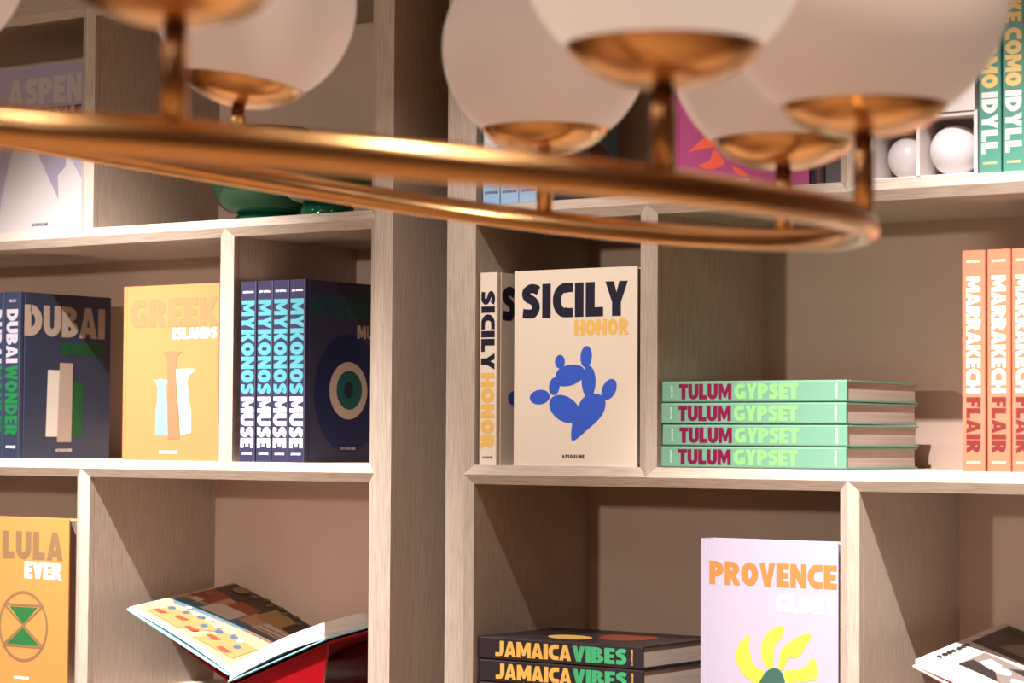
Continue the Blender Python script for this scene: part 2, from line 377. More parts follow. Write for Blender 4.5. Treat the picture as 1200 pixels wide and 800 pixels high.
# ---- navy tower books (DUBAI WONDER)
navy2 = mat('cover_navy_slate', (0.022, 0.028, 0.055), 0.38, 0, 0.5)
gold_brown = ink('gold_brown', (0.36, 0.27, 0.215)); lilac = ink('pale_lilac', (0.33, 0.29, 0.33)); dgreen = ink('deep_green', (0.004, 0.07, 0.014)); sgreen = ink('spine_green', (0.010, 0.12, 0.035))
bone = ink('bone', (0.56, 0.49, 0.43))
def dubai(label):
    W, H, TH = 0.250, 0.3315, 0.0455
    bk = make_book('book', label, 'navy tower books on the left middle shelf', W, H, TH, navy2)
    cover_print(bk, 'title', text_polys('DUBAI', .011, .245, .222, .062, .05), gold_brown)
    cover_print(bk, 'subtitle', text_polys('WONDER', .112, .209, .115, .026, .05), dgreen)
    cover_print(bk, 'tower_print', [[(.072, .044), (.106, .044), (.108, .178), (.076, .178)]], bone)
    cover_print(bk, 'tower_print', [[(.103, .033), (.142, .033), (.144, .193), (.108, .193)]], gold_brown, .0005)
    cover_print(bk, 'tower_print', [[(.143, .044), (.172, .044), (.174, .156), (.144, .156)]], dgreen, .0004)
    imprint_cover(bk, .122, .014, .044, bone)
    spine_word(bk, 'title', 'DUBAI', H, TH, .297, .190, lilac, .72, .04)
    spine_word(bk, 'subtitle', 'WONDER', H, TH, .185, .046, sgreen, .78, .05)
    imprint_spine(bk, TH, .021, white); small_text('author_name', 'MYRNA AYAD', (0, TH/2+.010, .311), (0, -1, 0), (0, 0, 1), .020, .006, lilac, bk)
    return bk
d0 = dubai('rightmost navy DUBAI WONDER book, its cover with three towers showing')
place(d0, (-3.6075, FRL+E+.004, SZ[3]), 'spine')
d1 = dup(d0, 'second DUBAI WONDER spine from the right, at the left edge'); place(d1, (-3.6560, FRL+E+.006, SZ[3]), 'spine')
d2 = dup(d0, 'third DUBAI WONDER spine from the right, cut off by the photo edge'); place(d2, (-3.7040, FRL+E+.006, SZ[3]), 'spine')

# ---- GREEK ISLANDS
def art(name, sx, ox, sy, oy): return lambda x, y: ((x-ox)*sx, (oy-y)*sy)
orange = mat('cover_orange', (0.53, 0.205, 0.08), 0.28, 0, 0.5, coat=0.3)
def greek():
    W, H, TH = 0.2485, 0.3315, 0.035
    bk = make_book('book', 'orange book facing out with three vases under GREEK ISLANDS', None, W, H, TH, orange)
    g = art('g', .00217, 143.2, .00162, 536.5)
    tan_foil = ink('tan_foil', (0.38, 0.17, 0.08), .35, .0)
    cover_print(bk, 'title', text_polys('GREEK', .018, .252, .226, .054, .06), tan_foil)
    cover_print(bk, 'subtitle', text_polys('ISLANDS', .131, .229, .112, .021, .04), white)
    blue = [(179, 440), (184, 443), (190, 441), (197, 443), (200, 442), (198, 446), (196, 450), (197, 465), (199, 480), (199, 507), (184, 507), (184, 480), (186, 463), (186, 450), (183, 445)]
    cover_print(bk, 'blue_vase_print', [[g(*p) for p in blue]], ink('sky_blue', (0.20, 0.28, 0.46)))
    tan = [(192, 410), (197, 409), (215, 410), (210, 414), (208, 420), (208, 430), (209, 455), (211, 480), (213, 511), (199, 511), (198, 480), (198, 450), (197, 420), (196, 414)]
    cover_print(bk, 'tan_vase_print', [[g(*p) for p in tan]], ink('terracotta_print', (0.34, 0.15, 0.08)), .0006)
    wh = [(208, 430), (229, 430), (228, 434), (223, 437), (221, 445), (223, 463), (226, 480), (226, 504), (214, 506), (212, 480), (209, 450)]
    cover_print(bk, 'white_vase_print', [[g(*p) for p in wh]], white, .0004)
    imprint_cover(bk, .121, .013, .046, white)
    place(bk, (-3.3226, FRL+E+.004, SZ[3]), 'face'); return bk
greek()

# ---- ALULA EVER
def alula():
    W, H, TH = 0.250, 0.3315, 0.038
    bk = make_book('book', 'amber book with an hourglass emblem under ALULA EVER, bottom left', None, W, H, TH, mat('cover_amber', (0.54, 0.24, 0.07), 0.3, 0, 0.5, coat=0.2))
    taupe = ink('taupe', (0.23, 0.135, 0.065))
    cover_print(bk, 'title', text_polys('ALULA', .012, .250, .222, .055, .08), taupe)
    cover_print(bk, 'subtitle', text_polys('EVER', .127, .213, .104, .033, .04), white)
    cx, cz, r = .125, .118, .070
    cover_print(bk, 'emblem_ring', band(cx, cz, r, r, r-.006, r-.006, 0, 360, 40), taupe)
    def line(a, b, t=.0022):
        dx, dy = b[0]-a[0], b[1]-a[1]; m = math.hypot(dx, dy); n = (-dy/m*t, dx/m*t)
        return [(a[0]+n[0], a[1]+n[1]), (b[0]+n[0], b[1]+n[1]), (b[0]-n[0], b[1]-n[1]), (a[0]-n[0], a[1]-n[1])]
    q = [(cx-.056, cz+.042), (cx+.056, cz+.042), (cx+.058, cz-.039), (cx-.058, cz-.039)]
    cover_print(bk, 'emblem_lines', [line(q[0], q[1]), line(q[1], q[3]), line(q[2], q[3]), line(q[0], q[2])], taupe, .0005)
    gr = ink('emblem_green', (0.025, 0.14, 0.04))
    cover_print(bk, 'upper_triangle', [[(cx-.040, cz+.038), (cx+.040, cz+.038), (cx, cz+.004)]], gr)
    cover_print(bk, 'lower_triangle', [[(cx-.047, cz-.036), (cx+.047, cz-.036), (cx, cz-.002)]], gr)
    imprint_cover(bk, .122, .014, .044, white)
    place(bk, (-3.7140, FRL+E+.006, SZ[2]), 'face')
alula()

# ---- ASPEN STYLE
def aspen():
    W, H, TH = 0.243, 0.3315, 0.036
    bk = make_book('book', 'lavender book with white mountains under ASPEN, top left shelf', None, W, H, TH, mat('cover_lavender', (0.36, 0.32, 0.41), 0.35, 0, 0.5, coat=0.3))
    cover_print(bk, 'title', text_polys('ASPEN', .026, .252, .208, .054, .06), ink('pale_rose', (0.48, 0.41, 0.41)))
    cover_print(bk, 'subtitle', text_polys('STYLE', .120, .226, .114, .019, .06), ink('brown_text', (0.10, 0.05, 0.04)))
    g = art('a', .00241, .3, .00172, 270)
    snow = ink('snow_white', (0.50, 0.46, 0.46))
    cover_print(bk, 'mountain_print', [[g(-1, 270), (0.241, 0.0), g(99, 255), g(99, 213), g(96, 208), g(81, 180), g(80, 197), g(71, 207), g(72.5, 235), g(46, 178), g(30, 152), g(16, 178), g(5, 228), g(2, 262)]], snow)
    cover_print(bk, 'mountain_shade', [[g(48, 180), g(80, 180), g(80, 197), g(71, 207), g(72.5, 234)]], ink('shade_lavender', (0.29, 0.26, 0.34)), .0006)
    imprint_cover(bk, .122, .011, .046, black_ink)
    place(bk, (-3.6775, FRL+E+.004, SZ[4]), 'face')
aspen()

# ---- green stack (TULUM GYPSET)
tg = mat('cover_mint_green', (0.165, 0.35, 0.245), 0.4, 0, 0.5)
def tulum(label):
    W, H, TH = 0.248, 0.338, 0.0338
    bk = make_book('book', label, 'stack of green books on the right middle shelf', W, H, TH, tg)
    spine_word(bk, 'title', 'TULUM', H, TH, .306, .207, ink('crimson', (0.19, 0.002, 0.045)), .74, .03)
    spine_word(bk, 'subtitle', 'GYPSET', H, TH, .202, .085, ink('lime', (0.24, 0.56, 0.20)), .74, .04)
    imprint_spine(bk, TH, .016, white, .024)
    small_text('author_name', 'JULIA CHAPLIN', (0, TH/2+.010, .318), (0, -1, 0), (0, 0, 1), .020, .0035, ink('pale_mint', (0.6, 0.85, 0.7)), bk)
    return bk
t0 = tulum('green TULUM GYPSET book, topmost of its stack')
tl = ['green TULUM GYPSET book at the bottom of its stack', 'green TULUM GYPSET book second from the bottom of its stack',
      'green TULUM GYPSET book just under the topmost one', 'green TULUM GYPSET book, topmost of its stack']
for i, dx in enumerate([0.0, 0.0015, 0.0, 0.0005]):
    b = t0 if i == 3 else dup(t0, tl[i])
    place(b, (-1.7850+dx, FRR+E+.004+(.001 if i % 2 else 0), SZ[3]+.0352*(i+1)-.0006), 'stack')

# ---- dark stack (JAMAICA VIBES)
jm = mat('cover_black_brown', (0.032, 0.022, 0.026), 0.38, 0, 0.5)
def jamaica(label):
    W, H, TH = 0.250, 0.338, 0.0372
    bk = make_book('book', label, 'stack of black books on the lower right shelf', W, H, TH, jm)
    spine_word(bk, 'title', 'JAMAICA', H, TH, .300, .143, ink('amber_text', (0.88, 0.50, 0.12)), .70, .03)
    spine_word(bk, 'subtitle', 'VIBES', H, TH, .141, .032, ink('leaf_green', (0.07, 0.46, 0.20)), .70, .04)
    small_text('imprint', 'ASSOULINE', (0, TH*.86, .020), (0, -1, 0), (0, 0, 1), .026, .0038, ink('amber_text', (0, 0, 0)), bk)
    g = [ell(.14, .12, .07, .05, 20), ell(.08, .20, .035, .05, -30)]
    cover_print(bk, 'cover_picture', [g[0]], ink('rust_red', (0.30, 0.05, 0.03)))
    cover_print(bk, 'cover_picture', [g[1]], ink('ochre', (0, 0, 0)), .0005)
    return bk
j0 = jamaica('black JAMAICA VIBES book, topmost of its stack')
jl = ['black JAMAICA VIBES book at the bottom of its stack', 'black JAMAICA VIBES book second from the bottom of its stack',
      'black JAMAICA VIBES book just under the topmost one', 'black JAMAICA VIBES book, topmost of its stack']
for i, dx in enumerate([0.001, 0.0, 0.001, 0.0]):
    b = j0 if i == 3 else dup(j0, jl[i])
    place(b, (-2.1610+dx, FRR+E+.010, SZ[2]+.0385*(i+1)-.0006), 'stack')

# ---- MARRAKECH FLAIR
mc = mat('cover_coral', (0.68, 0.165, 0.095), 0.4, 0, 0.5)
def marrakech(label):
    W, H, TH = 0.250, 0.333, 0.0378
    bk = make_book('book', label, 'coral books at the right end of the middle shelf', W, H, TH, mc)
    spine_word(bk, 'title', 'MARRAKECH', H, TH, .294, .118, ink('pale_cream', (0.70, 0.60, 0.43)), .62, .03)
    spine_word(bk, 'subtitle', 'FLAIR', H, TH, .112, .028, ink('maroon', (0.17, 0.022, 0.020)), .62, .05)
    imprint_spine(bk, TH, .012, ink('pale_cream', (0, 0, 0)))
    small_text('author_name', 'MARISA BERENSON', (0, TH/2+.011, .314), (0, -1, 0), (0, 0, 1), .022, .004, ink('pale_cream', (0, 0, 0)), bk)
    return bk
ml = ['leftmost coral MARRAKECH FLAIR spine, beside the open shelf space', 'second coral MARRAKECH FLAIR spine from its left',
      'third coral MARRAKECH FLAIR spine, partly past the photo edge', 'fourth coral book of the row, beyond the photo edge']
m0 = marrakech(ml[0])
for i, x in enumerate([-1.5890, -1.5480, -1.5085, -1.4690]):
    b = m0 if i == 0 else dup(m0, ml[i])
    place(b, (x+.0378, FRR+E+.004, SZ[3]), 'spine')

# ---- LAKE COMO IDYLL
cc = mat('cover_teal_green', (0.09, 0.29, 0.225), 0.35, 0, 0.5)
def como(label):
    W, H, TH = 0.250, 0.333, 0.0362
    bk = make_book('book', label, 'teal books at the right end of the top shelf', W, H, TH, cc)
    spine_word(bk, 'title', 'LAKE COMO', H, TH, .298, .128, ink('sand_gold', (0.80, 0.58, 0.22)), .72, .035)
    spine_word(bk, 'subtitle', 'IDYLL', H, TH, .122, .029, ink('rose_white', (0.84, 0.76, 0.76)), .72, .06)
    imprint_spine(bk, TH, .013, ink('sand_gold', (0, 0, 0)))
    return bk
k0 = como('left teal LAKE COMO IDYLL spine, beside the white display box'); place(k0, (-1.5609+.0362, FRR+E+.004, SZ[4]), 'spine')
k1 = dup(k0, 'right teal LAKE COMO IDYLL spine, at the photo edge'); place(k1, (-1.5225+.0362, FRR+E+.004, SZ[4]), 'spine')

# ---- PROVENCE GLORY
def provence():
    W, H, TH = 0.250, 0.3345, 0.036
    bk = make_book('book', 'lilac book with a yellow flower under PROVENCE GLORY', None, W, H, TH, mat('cover_pale_lilac', (0.47, 0.42, 0.54), 0.4, 0, 0.5))
    g = art('p', .00155, 823, .001375, 868)
    cover_print(bk, 'title', text_polys('PROVENCE', .017, .262, .231, .037, .05), ink('tangerine', (0.52, 0.21, 0.06)))
    cover_print(bk, 'subtitle', text_polys('GLORY', .140, .222, .108, .028, .05), white)
    yel = ink('lemon', (0.55, 0.53, 0.07))
    def z(pts): return [g(850+x/8, 710+y/8) for x, y in smooth_poly(pts)]
    P = [z([(250, 195), (262, 210), (252, 290), (270, 380), (300, 470), (400, 530), (345, 640), (270, 615), (190, 550), (135, 450), (130, 360), (170, 270)]),
         z([(545, 95), (575, 115), (560, 200), (500, 270), (485, 350), (480, 490), (430, 495), (385, 430), (366, 340), (385, 230), (450, 140)]),
         z([(815, 148), (828, 185), (780, 270), (730, 350), (685, 380), (635, 380), (600, 430), (570, 495), (528, 480), (545, 350), (570, 290), (660, 215), (750, 165)]),
         z([(845, 368), (880, 420), (880, 550), (830, 575), (720, 595), (600, 605), (590, 500), (700, 485), (780, 450), (815, 400)]),
         z([(590, 640), (660, 625), (760, 650), (820, 700), (830, 780), (790, 860), (720, 800), (600, 720)]),
         z([(350, 690), (420, 720), (400, 800), (360, 900), (290, 880), (270, 780)]),
         z([(430, 730), (560, 720), (600, 830), (580, 950), (500, 1000), (440, 900)])]
    cover_print(bk, 'flower_petals', P, yel)
    cover_print(bk, 'flower_centre', [z([(500, 482), (560, 520), (590, 610), (570, 680), (480, 715), (390, 710), (345, 660), (370, 590), (430, 510)])], ink('sage_teal', (0.045, 0.125, 0.095)), .0006)
    imprint_cover(bk, .122, .013, .044, black_ink)
    place(bk, (-2.0486, FRR+E+.004, SZ[2]), 'face')
provence()

# ---- magenta book, dark spines and blue spines on the top right shelf
def magenta():
    W, H, TH = 0.250, 0.3315, 0.036
    bk = make_book('book', 'magenta book with coral red petals behind the hanging globes', None, W, H, TH, mat('cover_magenta', (0.48, 0.07, 0.24), 0.35, 0, 0.5))
    g = art('m', .00158, 788, .00137, 209)
    P = [[(807, 160), (828, 143), (838, 153), (836, 157), (812, 160)], [(817, 178), (822, 176), (831, 172), (836, 160), (845, 170), (849, 178), (838, 183), (825, 182)],
         [(858, 182), (868, 186), (876, 193), (872, 195), (862, 190)], [(850, 120), (885, 118), (880, 150), (860, 155)], [(830, 90), (860, 70), (870, 100), (845, 112)], [(890, 100), (920, 110), (905, 140), (888, 130)]]
    cover_print(bk, 'petal_print', [[g(*p) for p in smooth_poly(q, 3)] for q in P], ink('coral_red', (0.95, 0.13, 0.07)))
    imprint_cover(bk, .122, .011, .040, ink('rose_white', (0, 0, 0)))
    place(bk, (-2.1020, FRR+E+.006, SZ[4]), 'face')
magenta()
def plain_spine(label, group, x, th, m, z0, H=0.3315, parts=(), dy=0.0):
    bk = make_book('book', label, group, 0.250, H, th, m)
    for nm, polys, mm in parts: flat(nm, polys, (0, th, 0), (0, 0, 1), (0, 1, 0), mm, bk)
    place(bk, (x+th, FRR+E+.006+dy, z0), 'spine'); return bk
blackc = mat('cover_black', (0.02, 0.016, 0.018), 0.35, 0, 0.5); greyc = mat('cover_charcoal', (0.07, 0.06, 0.065), 0.4, 0, 0.5)
b_ = plain_spine('thin black book with a maroon band beside the magenta book', 'dark books behind the hanging globes', -1.8450, 0.0200, blackc, SZ[4])
flat('maroon_band', [[(0, 0), (.33, 0), (.33, .005), (0, .005)]], (0, .0120, .331), (0, 0, -1), (0, -1, 0), ink('maroon', (0, 0, 0)), b_)
b_ = plain_spine('dark charcoal book between the black book and the divider', 'dark books behind the hanging globes', -1.8240, 0.0285, greyc, SZ[4])
skyc = mat('cover_sky_blue', (0.30, 0.48, 0.72), 0.4, 0, 0.5); skyt = mat('cover_slate_teal', (0.055, 0.13, 0.16), 0.4, 0, 0.5)
for i, (x, th, cm, lb) in enumerate([(-2.4910, .0360, skyc, 'pale blue spine nearest the upright, behind the brass ring'),
                                   (-2.4530, .0380, skyc, 'middle pale blue spine behind the brass ring'),
                                   (-2.4140, .0380, skyt, 'slate teal book with a dark red shape on its cover')]):
    bk = plain_spine(lb, 'blue books behind the brass ring', x, th, cm, SZ[4])
    flat('spine_panel', [[(.0006, .001), (th-.0006, .001), (th-.0006, .329), (.0006, .329)]], (0, th, 0), (0, -1, 0), (0, 0, 1), ink('sky_panel', (0.32, 0.50, 0.74)), bk, .0002)
    imprint_spine(bk, th, .019, black_ink, .028)
    flat('spine_picture', [[(.004, .10), (th-.004, .10), (th-.004, .19), (.004, .19)]], (0, th, 0), (0, -1, 0), (0, 0, 1), white, bk, .0004)
    flat('spine_title', [[(.006, .20+k*.02), (th-.006, .20+k*.02), (th-.006, .212+k*.02), (.006, .212+k*.02)] for k in range(5)], (0, th, 0), (0, -1, 0), (0, 0, 1), black_ink, bk, .0004)
    if i == 2:
        cover_print(bk, 'cover_picture', [smooth_poly([(.155, .115), (.175, .122), (.20, .115), (.225, .10), (.232, .08), (.225, .055), (.20, .05), (.185, .065), (.165, .09)])], ink('dark_red', (0.16, 0.012, 0.02)))
        cover_print(bk, 'cover_shadow', [[(.12, .052), (.16, .055), (.15, .075)]], black_ink)

# ------------------------------------------------------------------ green glass vases
glass = mat('green_glass', (0.02, 0.20, 0.09), 0.06, 0, 0.6); gb = glass.node_tree.nodes['Principled BSDF']
gb.inputs['Transmission Weight'].default_value = 0.86; gb.inputs['IOR'].default_value = 1.45; gb.inputs['Base Color'].default_value = (0.08, 0.38, 0.20, 1)
glass_d = mat('dark_green_glass', (0.004, 0.09, 0.045), 0.08, 0, 0.6)
def vase(label, c, r, h, fr):
    root = lab(empty('glass_vase', c), label, 'vase', 'green glass vases on the top left shelf')
    n = 18; out = []
    for i in range(n+1):
        t = i/n; a = -math.pi/2+t*math.pi*0.86
        out.append((r*max(.02, math.cos(a))**0.42, .029+(h-.035)*(0.5+0.5*math.sin(a)/1.0)))
    rm = out[-1][0]; zt = out[-1][1]
    inner = [(max(.002, a-.004), b+.004*(1 if b < h*.5 else -.2)) for a, b in out[::-1]]
    mb = MB(); mb.lathe([(.001, out[0][1])]+out+[(rm-.002, zt+.002)]+inner+[(.001, inner[-1][1]+.003)], (0, 0, 0)); mb.build('bowl', glass, root, True)
    mb = MB(); mb.lathe([(.001, 0), (fr, 0), (fr+.002, .005), (fr+.001, .022), (fr*.9, .030), (.001, .030)], (0, 0, 0)); mb.build('foot', glass_d, root, True)
    mb = MB(); ring = [(rm+.004*math.cos(t), zt+.004*math.sin(t)) for t in [2*math.pi*i/10 for i in range(11)]]; mb.lathe(ring, (0, 0, 0)); mb.build('rim', glass_d, root, True)
    return root
vase('large green glass vase at the left on the top shelf', (-3.155, 3.565, SZ[4]), .113, .209, .064)
vase('smaller green glass vase in front at the right', (-2.905, 3.450, SZ[4]), .086, .118, .048)

# ------------------------------------------------------------------ white display boxes with round ornaments
wh_m = mat('white_lacquer', (0.80, 0.72, 0.70), 0.4, 0, 0.5); ball_m = mat('white_ceramic', (0.80, 0.76, 0.78), 0.35, 0, 0.5)
def display_box():
    x0, x1, y0, y1, z0, z1 = -1.7450, -1.5640, FRR+E+.006, FRR+.16, SZ[4], 1.9510
    root = lab(empty('display_box'), 'white open display box with two cubbies on the top shelf', 'box')
    t = .006
    for nm, a, b in [('side_panel', (x0, y0, z0), (x0+t, y1, z1)), ('side_panel', (x1-t, y0, z0), (x1, y1, z1)),
                     ('top_panel', (x0+t, y0+.002, z1-t), (x1-t, y1, z1)), ('bottom_panel', (x0+t, y0+.002, z0), (x1-t, y1, z0+.003)),
                     ('back_panel', (x0+t, y1-t, z0+.003), (x1-t, y1, z1-t)), ('middle_partition', (-1.6655, y0, z0+.003), (-1.6655+t, y1-t, z1-t))]:
        mb = MB(); mb.box(a, b); mb.build(nm, wh_m, root)
    b2 = lab(empty('lidded_box'), 'plain white box stacked on the white display box', 'box')
    mb = MB(); mb.box((x0, y0-.001, z1+.0005), (x1-.004, y1, z1+.052)); mb.build('body', wh_m, b2)
    mb = MB(); mb.box((x0-.002, y0-.003, z1+.053), (x1-.002, y1+.002, z1+.085)); mb.build('lid', wh_m, b2)
display_box()
def ball(label, c, r):
    n = 16; pr = [(max(.0005, r*math.cos(a)), r*math.sin(a)) for a in [-math.pi/2+math.pi*i/n for i in range(n+1)]]
    mb = MB(); mb.lathe(pr, c, 40); o = mb.build('round_ornament', ball_m, None, True); lab(o, label, 'ornament', 'white round ornaments in the display box')
BY = FRR+.0147+.0415
ball('round white ornament in the right cubby of the white box', (-1.6190, BY, SZ[4]+.003+.0395), .0395)
ball('round white ornament in the left cubby of the white box', (-1.7020, BY+.01, SZ[4]+.003+.0340), .0340)

# ------------------------------------------------------------------ open books on stands
def quad_slab(mb, A, Bv, Cv, Dv, th):
    A, Bv, Cv, Dv = map(Vector, (A, Bv, Cv, Dv)); N = (Dv-A).cross(Bv-A).normalized()
    v = [A, Dv, Cv, Bv]; mb.add(v+[p-N*th for p in v], [(0, 1, 2, 3), (7, 6, 5, 4), (0, 4, 5, 1), (1, 5, 6, 2), (2, 6, 7, 3), (3, 7, 4, 0)])
    return N
page_white = mat('page_paper', (0.84, 0.80, 0.76), 0.55, 0, 0.3)
cyan_m = mat('cover_aqua', (0.30, 0.60, 0.66), 0.35, 0, 0.5)
rose_m = mat('cover_blush', (0.80, 0.45, 0.42), 0.4, 0, 0.5)
block_m = page_material('open_page_edges', (0.62, 0.56, 0.53), (0.82, 0.78, 0.75), (2, 2, 900))
def open_book(label, A, span_l, drop, span_r, S, thl, thr, cover_m, stand_m, slabel, prints, z_shelf):
    """A = outer near corner of the left page, gutter lies span_l to the right and drop lower, S = vector along the gutter"""
    A = Vector(A); S = Vector(S); D = A+Vector((span_l, 0, -drop)); Eo = D+Vector((span_r, 0, drop*0.95))
    root = lab(empty('open_book'), label, 'book', 'open picture books on the lower shelf')
    n = 8
    def curve(P, Q, sag, k): # slight page curl towards the gutter
        return [P.lerp(Q, i/n)+Vector((0, 0, sag*math.sin(math.pi*i/n)*k)) for i in range(n+1)]
    def sheet(mb, top, th_a, th_b, S, hair):
        m = len(top); vs = []
        for j, (off, dz) in enumerate(((Vector((0, 0, 0)), 0), (S, 0))):
            for i, p in enumerate(top): vs.append(p+off)
            for i, p in enumerate(top):
                th = th_a+(th_b-th_a)*i/(m-1); vs.append(p+off-Vector((0, 0, th)))
        fs = []
        for i in range(m-1):
            fs.append((i, i+1, 2*m+i+1, 2*m+i)); fs.append((m+i+1, m+i, 3*m+i, 3*m+i+1))
            fs.append((m+i, m+i+1, i+1, i)); fs.append((2*m+i, 2*m+i+1, 3*m+i+1, 3*m+i))
        fs.append((0, 2*m, 3*m, m)); fs.append((m-1, 2*m-1, 4*m-1, 3*m-1)); mb.add(vs, fs)
    topl = curve(A, D, .006, 1); topr = curve(D+Vector((.001, 0, .0005)), Eo, .008, 1)
    mb = MB(); sheet(mb, topl, thl, thl+.004, S, 0); mb.build('left_pages', block_m, root)
    mb = MB(); sheet(mb, topr, thr*.75, thr, S, 0); mb.build('right_pages', block_m, root)
    nl = Vector((0, 0, -1))
    e = S.normalized()*.003
    def board(P, Q, ta, tb, nm):
        mb = MB(); c = 0.0022
        a, b = P+nl*ta-e, Q+nl*tb-e
        out = (P-Q).normalized()*.004; a = a+out
        vs = [a, b, b+S+2*e, a+S+2*e]; vs = vs+[v+nl*c for v in vs]
        mb.add(vs, [(0, 1, 2, 3), (7, 6, 5, 4), (0, 4, 5, 1), (1, 5, 6, 2), (2, 6, 7, 3), (3, 7, 4, 0)]); mb.build(nm, cover_m, root)
    board(A, D, thl+.0004, thl+.0065, 'left_cover'); board(Eo, D, thr+.0004, thr*.75+.0008, 'right_cover')
    # page pictures laid on the curved left page
    for nm, quads, m in prints:
        vs = []; fs = []
        for q in quads:
            # q: polygon in (u along A->D, v along gutter), subdivided along u by clipping to strips
            us = [p[0] for p in q]; u0, u1 = min(us), max(us); k = max(1, int((u1-u0)*n+.99))
            for s_ in range(k):
                a, b = u0+(u1-u0)*s_/k, u0+(u1-u0)*(s_+1)/k
                poly = clip(q, a, b)
                if len(poly) < 3: continue
                base = len(vs)
                for u, v in poly:
                    f = min(max(u, 0), 1)*n; i = min(int(f), n-1); p = topl[i].lerp(topl[i+1], f-i)+S*v; vs.append(p+Vector((0, 0, .0005)))
                fs.append(tuple(range(base, base+len(poly))))
        mesh_obj(nm, vs, fs, m, root)
    # stand
    st = lab(empty('book_stand'), slabel, 'stand', 'cradle stands under the open books')
    y0, y1 = A.y+.012, A.y+S.y*.86
    g = D.x; zg = D.z-.030; t = .004
    for sx, wdt, nm in ((-1, span_l*.80, 'left_cradle_panel'), (1, span_r*1.02, 'right_cradle_panel')):
        mb = MB(); k = drop/span_l
        x_o = g+sx*wdt; zo = zg+wdt*k-.0015-(.004 if sx > 0 else 0)*1
        rise = S.z/S.y
        def q(x, y, z): return (x, y, z+(y-A.y)*rise)
        b0 = zg-(.003 if sx > 0 else 0.0)
        zo2 = (Eo.z-thr-.0055) if sx > 0 else (A.z+(D.z-A.z)*.2-thl-.009)
        vs = [q(g, y0, b0), q(x_o, y0, zo2 if sx < 0 else zo2-.0), q(x_o, y1, zo2), q(g, y1, b0)]
        vs = vs+[(v[0], v[1], v[2]-t) for v in vs]
        f = [(0, 1, 2, 3), (7, 6, 5, 4), (0, 4, 5, 1), (1, 5, 6, 2), (2, 6, 7, 3), (3, 7, 4, 0)]
        mb.add(vs, f); mb.build(nm, stand_m, st)
    k = (Eo.z-thr-.0055-(zg-.003))/(span_r*1.02); xb = g+span_r*.97
    za = zg-.008; zb = zg-.008+(xb-g)*k
    for yy in (y0+.004, y1-.012):
        r_ = S.z/S.y*(yy-A.y)
        mb = MB(); mb.prism([(g-.030, z_shelf+.0045), (xb-.015, z_shelf+.0045), (xb, zb+r_), (g, za+r_), (g-.030, za+r_+.006)], lambda a, b, tt: (a, tt, b), yy, yy+.006)
        mb.build('support_plate', stand_m, st)
    mb = MB(); mb.box((g-.10, y0, z_shelf), (g+.20, y1, z_shelf+.004)); mb.build('base_plate', stand_m, st)
    return root
def clip(poly, a, b):
    def half(P, c, keep_gt):
        out = []
        for i in range(len(P)):
            p, q = P[i], P[(i+1) % len(P)]; ip = (p[0] >= c-1e-9) if keep_gt else (p[0] <= c+1e-9); iq = (q[0] >= c-1e-9) if keep_gt else (q[0] <= c+1e-9)
            if ip: out.append(p)
            if ip != iq:
                t = (c-p[0])/(q[0]-p[0]); out.append((c, p[1]+(q[1]-p[1])*t))
        return out
    return half(half(poly, a, True), b, False)
red_m = mat('red_acrylic', (0.24, 0.003, 0.007), 0.25, 0, 0.5, coat=0.3)
clear_w = mat('white_acrylic', (0.75, 0.70, 0.66), 0.3)
def pq(u0, v0, u1, v1): return [(u0, v0), (u1, v0), (u1, v1), (u0, v1)]
peach = ink('peach', (0.60, 0.36, 0.22)); rust = ink('rust', (0.34, 0.08, 0.03)); dark = ink('umber', (0.07, 0.035, 0.022)); sea = ink('sea_blue', (0.10, 0.20, 0.28))
tabl = ink('table_tan', (0.52, 0.25, 0.10)); wht = ink('table_white', (0.70, 0.64, 0.58)); brk = ink('brick', (0.36, 0.12, 0.06)); olive = ink('olive_gold', (0.42, 0.26, 0.09))
L_pr = [('page_picture', [pq(.012, .02, .985, .995)], peach)]
L_open = open_book('open picture book with a sunlit terrace photo on a red stand', (-3.354, 3.400, 1.121), .261, .1023, .232, (0.0, .320, .037), .004, .030,
    cyan_m, red_m, 'red cradle stand under the open picture book', L_pr, SZ[2])
def extra_patches(root, A, span, drop, S, items, lift):
    """the photograph printed on the left page, one mesh of many inks"""
    A = Vector(A); S = Vector(S); D = A+Vector((span, 0, -drop)); n = 8; vs = []; fs = []; mi = []; ms = []
    for j, (nm, polys, m) in enumerate(items):
        if m not in ms: ms.append(m)
        for q in polys:
            us = [p[0] for p in q]; u0, u1 = min(us), max(us); k = max(1, int((u1-u0)*n*2+.99))
            for s_ in range(k):
                po = clip(q, u0+(u1-u0)*s_/k, u0+(u1-u0)*(s_+1)/k)
                if len(po) < 3: continue
                base = len(vs)
                for u, v in po:
                    f = min(max(u, 0), 1); p = A.lerp(D, f)+Vector((0, 0, .006*math.sin(math.pi*f)))+S*v; vs.append(p+Vector((0, 0, lift+.0002*j)))
                fs.append(tuple(range(base, base+len(po)))); mi.append(ms.index(m))
    o = mesh_obj('page_photograph', vs, fs, None, root)
    for m in ms: o.data.materials.append(m)
    for p, i in zip(o.data.polygons, mi): p.material_index = i
random.seed(7)
